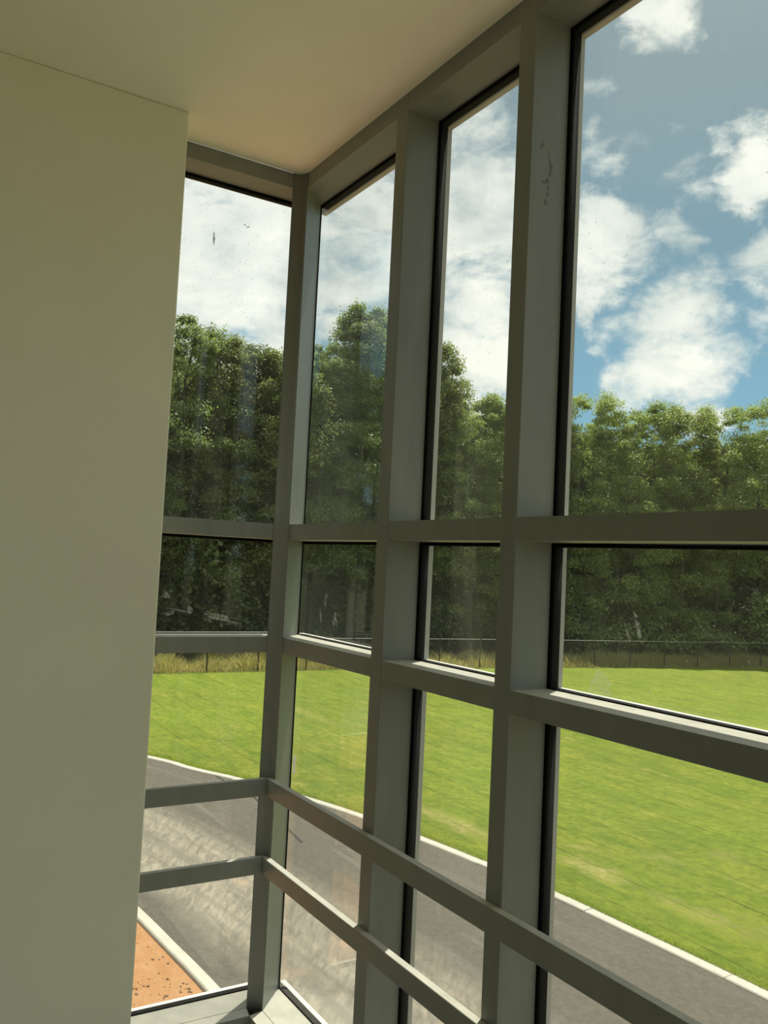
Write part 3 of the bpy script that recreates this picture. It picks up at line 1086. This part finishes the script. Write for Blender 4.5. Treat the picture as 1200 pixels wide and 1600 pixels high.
def crown(h, base, rad, nclump, per, lmin, lmax, profile, gap=0.0):
    """leaf quads gathered in clumps around a crown outline; returns verts, faces, clump centres"""
    cen, rads = [], []
    while len(cen) < nclump:
        t = RNG.uniform(0, 1) ** 0.85
        z = base + (h - base) * t
        R = rad * profile(t)
        a = RNG.uniform(0, 2 * math.pi)
        rr = R * math.sqrt(RNG.uniform(0.12, 1.0))
        cen.append((rr * math.cos(a), rr * math.sin(a), z - 0.6))
        rads.append(RNG.uniform(0.45, 1.15) * (0.8 + 0.3 * (1 - t)))
    cen = np.array(cen)
    rads = np.array(rads)
    k = nclump * per
    ci = np.repeat(np.arange(nclump), per)
    d = RNG.normal(size=(k, 3))
    d /= np.linalg.norm(d, axis=1)[:, None]
    d[:, 2] = np.where(d[:, 2] < -0.35, -d[:, 2], d[:, 2])
    rr = RNG.uniform(0.1, 1.0, k) ** 0.55 * (1 + 0.25 * RNG.normal(size=k) * 0.6)
    Cc = cen[ci] + d * (rr * rads[ci])[:, None] * np.array([1.1, 1.1, 0.92])
    Nrm = d * 0.6 + RNG.normal(size=(k, 3)) * 0.55 + np.array([0, 0, 0.55])
    Nrm /= np.linalg.norm(Nrm, axis=1)[:, None]
    V, F = leaf_quads(Cc, Nrm, RNG.uniform(lmin, lmax, k))
    return V, F, cen


def trunk_path(h, wob):
    pts, ph = [], random.uniform(0, 6)
    for i in range(9):
        t = i / 8
        pts.append((wob * math.sin(ph + t * 3.1) * t, wob * math.cos(ph * 1.7 + t * 2.6) * t, -0.3 + t * (h * 0.80 + 0.3)))
    return pts


PROFILES = {'oval': lambda t: 0.30 + 1.05 * math.sin(math.pi * min(1, 0.12 + 0.80 * t)) ** 0.9 * (1 - 0.25 * t),
            'tall': lambda t: 1.12 * (1 - t) ** 0.55 * (0.72 + 0.28 * math.sin(9 * t)) + 0.20,
            'spread': lambda t: 0.35 + 0.85 * math.sin(math.pi * (0.22 + 0.70 * t))}


def make_tree(h, base, rad, prof, leafmat, barkmat, nclump=190, per=270, lmin=0.05, lmax=0.115, r0=0.26):
    """meshes of one tree: trunk, branches, crown"""
    path = trunk_path(h, 0.5)
    tr = tube_mesh('trunk', path, [r0 * (1 - 0.85 * i / 8) + 0.02 for i in range(9)], 8)
    tr.materials.append(barkmat)
    V, F, cen = crown(h, base, rad, nclump, per, lmin, lmax, PROFILES[prof])
    cr_ = mesh_np('foliage', V, F)
    cr_.materials.append(leafmat)
    br = []
    order = np.argsort(cen[:, 2])
    for ci in order[:: max(1, nclump // 14)][:14]:
        c = Vector(cen[ci])
        zt = max(base * 0.75, c.z - 0.55 * math.hypot(c.x, c.y) - 0.6)
        k = min(7.99, max(0, (zt + 0.3) / (h * 0.80 + 0.3) * 8))
        i0 = int(k)
        s = Vector(path[i0]).lerp(Vector(path[i0 + 1]), k - i0)
        mid = s.lerp(c, 0.5) + Vector((0, 0, -0.25))
        bmsh = tube_mesh('branch', [s, mid, c], [r0 * 0.34, r0 * 0.22, 0.02], 5)
        bmsh.materials.append(barkmat)
        br.append(bmsh)
    return tr, br, cr_


KINDS = [make_tree(20.5, 4.5, 3.4, 'tall', M['leaf_b'], M['bark']),
         make_tree(20.5, 6.0, 4.0, 'oval', M['leaf_a'], M['bark_dark']),
         make_tree(20.0, 3.2, 3.7, 'spread', M['leaf_c'], M['bark']),
         make_tree(24.0, 5.5, 4.0, 'tall', M['leaf_a'], M['bark'], 230),
         make_tree(20.0, 2.4, 3.9, 'tall', M['leaf_d'], M['bark_dark'], 210),
         make_tree(20.5, 7.0, 3.4, 'oval', M['leaf_c'], M['bark_dark'], 165, 200),
         make_tree(19.5, 5.0, 3.6, 'spread', M['leaf_b'], M['bark'], 180)]
KIND_H = [20.5, 20.5, 20.0, 24.0, 20.0, 20.5, 19.5]


def plant_tree(name, kind, x, y, height, rot, label, group, branches=True):
    tr, br, cw = KINDS[kind]
    s = height / KIND_H[kind]
    o = empty(name, (x, y, GZ))
    o.rotation_euler = (0, 0, rot)
    o.scale = (0.5 + 0.5 * s, 0.5 + 0.5 * s, s)
    tag(o, label, 'tree', group)
    link('trunk', tr, None, o)
    if branches:
        for b in br:
            link('branch', b, None, o)
    link('foliage', cw, None, o)['kind'] = 'stuff'
    return o


def polar(az, d):
    a = math.radians(az)
    return CAM.x - d * math.cos(a), CAM.y + d * math.sin(a)


G1 = 'trees of the front row behind the fence'
FRONT = [  # azimuth from the short wall, distance, tan of top elevation, kind, label
    (11.0, 52, .265, 1, 'broadleaf tree of the forest edge hidden behind the white wall'),
    (14.4, 53, .270, 4, 'dark leafy tree half hidden by the edge of the white wall'),
    (17.6, 54, .272, 1, 'rounded dark tree rising highest in the short window, beside the white wall'),
    (20.3, 55, .258, 0, 'olive green tree in the middle of the short window'),
    (22.6, 56, .250, 4, 'dense dark tree in the short window, next to the corner post'),
    (24.8, 56, .246, 6, 'olive tree standing behind the corner post'),
    (26.9, 57, .250, 1, 'lower tree in the left part of the pane right of the corner post'),
    (29.6, 58, .305, 3, 'tallest tree, its crown filling the narrow pane right of the corner post'),
    (31.9, 60, .303, 3, 'very tall tree whose trunk is masked by the first mullion'),
    (34.7, 61, .266, 0, 'tall tree at the left edge of the narrow middle pane'),
    (37.3, 62, .203, 2, 'bright green tree in the centre of the narrow middle pane'),
    (39.8, 63, .206, 1, 'round crowned tree left of the second mullion'),
    (42.3, 64, .202, 0, 'tree standing behind the second mullion'),
    (44.8, 66, .209, 5, 'airy tree with rounded open crown at the left edge of the wide pane'),
    (47.0, 67, .184, 2, 'fresh green tree with a low top left of the wide pane\'s centre'),
    (48.8, 69, .195, 2, 'bushy fresh green tree with a pointed top in the wide pane\'s centre'),
    (50.8, 70, .186, 6, 'olive green tree right of the wide pane\'s centre'),
    (52.8, 72, .194, 5, 'thin crowned tree with sky showing through near the right picture edge'),
    (55.2, 74, .197, 5, 'open crowned tree at the right picture edge'),
    (57.9, 76, .195, 0, 'tree just beyond the right picture edge'),
    (61.0, 79, .195, 1, 'last tree of the row, beyond the right picture edge')]
for i, (az, d, te, kd, lab) in enumerate(FRONT):
    d += 5.0
    x, y = polar(az, d)
    plant_tree('deciduous_tree', kd, x, y, 6.4 + te * d, i * 2.3 + 0.4, lab, G1)
for row, (dd, sub, n0) in enumerate(((6.5, 0.030, 22), (13.0, 0.035, 20), (20.0, 0.045, 18))):
    for i in range(n0):
        az = 10 + 52 * (i + 0.5 + random.uniform(-0.25, 0.25)) / n0
        te = float(np.interp(az, [f[0] for f in FRONT], [f[2] for f in FRONT])) - sub - random.uniform(0, 0.02)
        d = float(np.interp(az, [f[0] for f in FRONT], [f[1] for f in FRONT])) + 5.0 + dd + random.uniform(-1, 1)
        x, y = polar(az, d)
        plant_tree('deciduous_tree', (i * 3 + row) % 7 if (i + row) % 3 else 4, x, y, 6.4 + te * d, random.uniform(0, 6.2),
                   ('tree massed close behind the front row, its crown merging with its neighbours', 'tree deep inside the forest showing only between nearer crowns',
                    'farthest forest tree closing the gaps between the trunks')[row],
                   ('second row trees', 'third row trees', 'rear trees of the forest')[row], branches=(row == 0))


for i in range(30):
    az = 7.5 - 3.6 * (i if i < 15 else i - 14.5)
    x, y = polar(az, (56 if i < 15 else 63) + random.uniform(-2, 3) + max(0, -az) * 0.35)
    plant_tree('deciduous_tree', (1, 4, 0, 6, 3)[i % 5], x, y, random.uniform(19, 22), i * 1.7, 'tree of the forest edge hidden by the white wall at the left', 'trees beyond the white wall', False)


for i in range(34):
    x, y = polar(64 + 3.4 * i, 88 + random.uniform(-5, 5))
    plant_tree('deciduous_tree', (0, 1, 6, 4, 2)[i % 5], x, y, random.uniform(16, 21), i * 2.1, 'tree of the distant forest edge right of the picture', 'trees right of the picture', False)
# shrubs of the understorey
def make_shrub(h, rad, leafmat, nclump, per):
    V, F, cen = crown(h, 0.7, rad, nclump, per, 0.06, 0.13, lambda t: 0.5 + 0.6 * math.sin(math.pi * (0.15 + 0.7 * t)))
    fo = mesh_np('foliage', V, F)
    fo.materials.append(leafmat)
    st = []
    for k in range(4):
        c = Vector(cen[k * 3 % len(cen)])
        s = tube_mesh('stem', [(0.1 * math.cos(k * 1.6), 0.1 * math.sin(k * 1.6), -0.1), c * 0.5, c], [0.05, 0.035, 0.012], 5)
        s.materials.append(M['bark_dark'])
        st.append(s)
    return fo, st


SHRUBS = [make_shrub(3.6, 1.7, M['leaf_d'], 26, 130), make_shrub(4.8, 1.9, M['leaf_a'], 34, 130), make_shrub(3.0, 1.8, M['leaf_b'], 24, 130), make_shrub(4.2, 1.5, M['leaf_c'], 30, 140)]
for i in range(69):
    if i >= 64:
        az = 43.5 + 13.5 * (i - 64 + random.uniform(0.2, 0.8)) / 5
        dd, sc = random.uniform(2.5, 4.5), random.uniform(1.2, 1.7)
    elif i < 34:
        az = 12 + 48 * (i + random.uniform(0.1, 0.9)) / 34
        dd, sc = random.uniform(3.5, 10.5), random.uniform(0.75, 1.25)
    elif i < 46:
        az = 13 + 24 * (i - 34 + random.uniform(0.1, 0.9)) / 12
        dd, sc = random.uniform(5.5, 9.5), random.uniform(1.5, 2.1)
    else:
        az = 10 + 52 * (i - 46 + random.uniform(0.1, 0.9)) / 18
        dd, sc = random.uniform(14, 26), random.uniform(1.4, 1.9)
    d = float(np.interp(az, [f[0] for f in FRONT], [f[1] for f in FRONT])) + dd
    x, y = polar(az, d)
    fo, st = SHRUBS[i % 3 if i < 64 else 3]
    o = empty('woodland_shrub', (x, y, GZ))
    o.rotation_euler = (0, 0, random.uniform(0, 6.2))
    o.scale = (sc, sc, sc * random.uniform(0.8, 1.2))
    tag(o, *(('low leafy shrub in the shade between the trunks at the forest edge', 'shrub', 'low understorey shrubs') if i < 34 else
             ('tall leafy bush filling the lower forest edge seen through the short window', 'shrub', 'tall edge bushes') if i < 46 else
             ('bright green sapling before the forest edge seen through the wide pane', 'sapling', 'saplings at the forest edge') if i >= 64 else
             ('bush deep in the forest behind the trunks', 'shrub', 'bushes inside the forest')))
    link('foliage', fo, None, o)['kind'] = 'stuff'
    for b in st:
        link('stem', b, None, o)
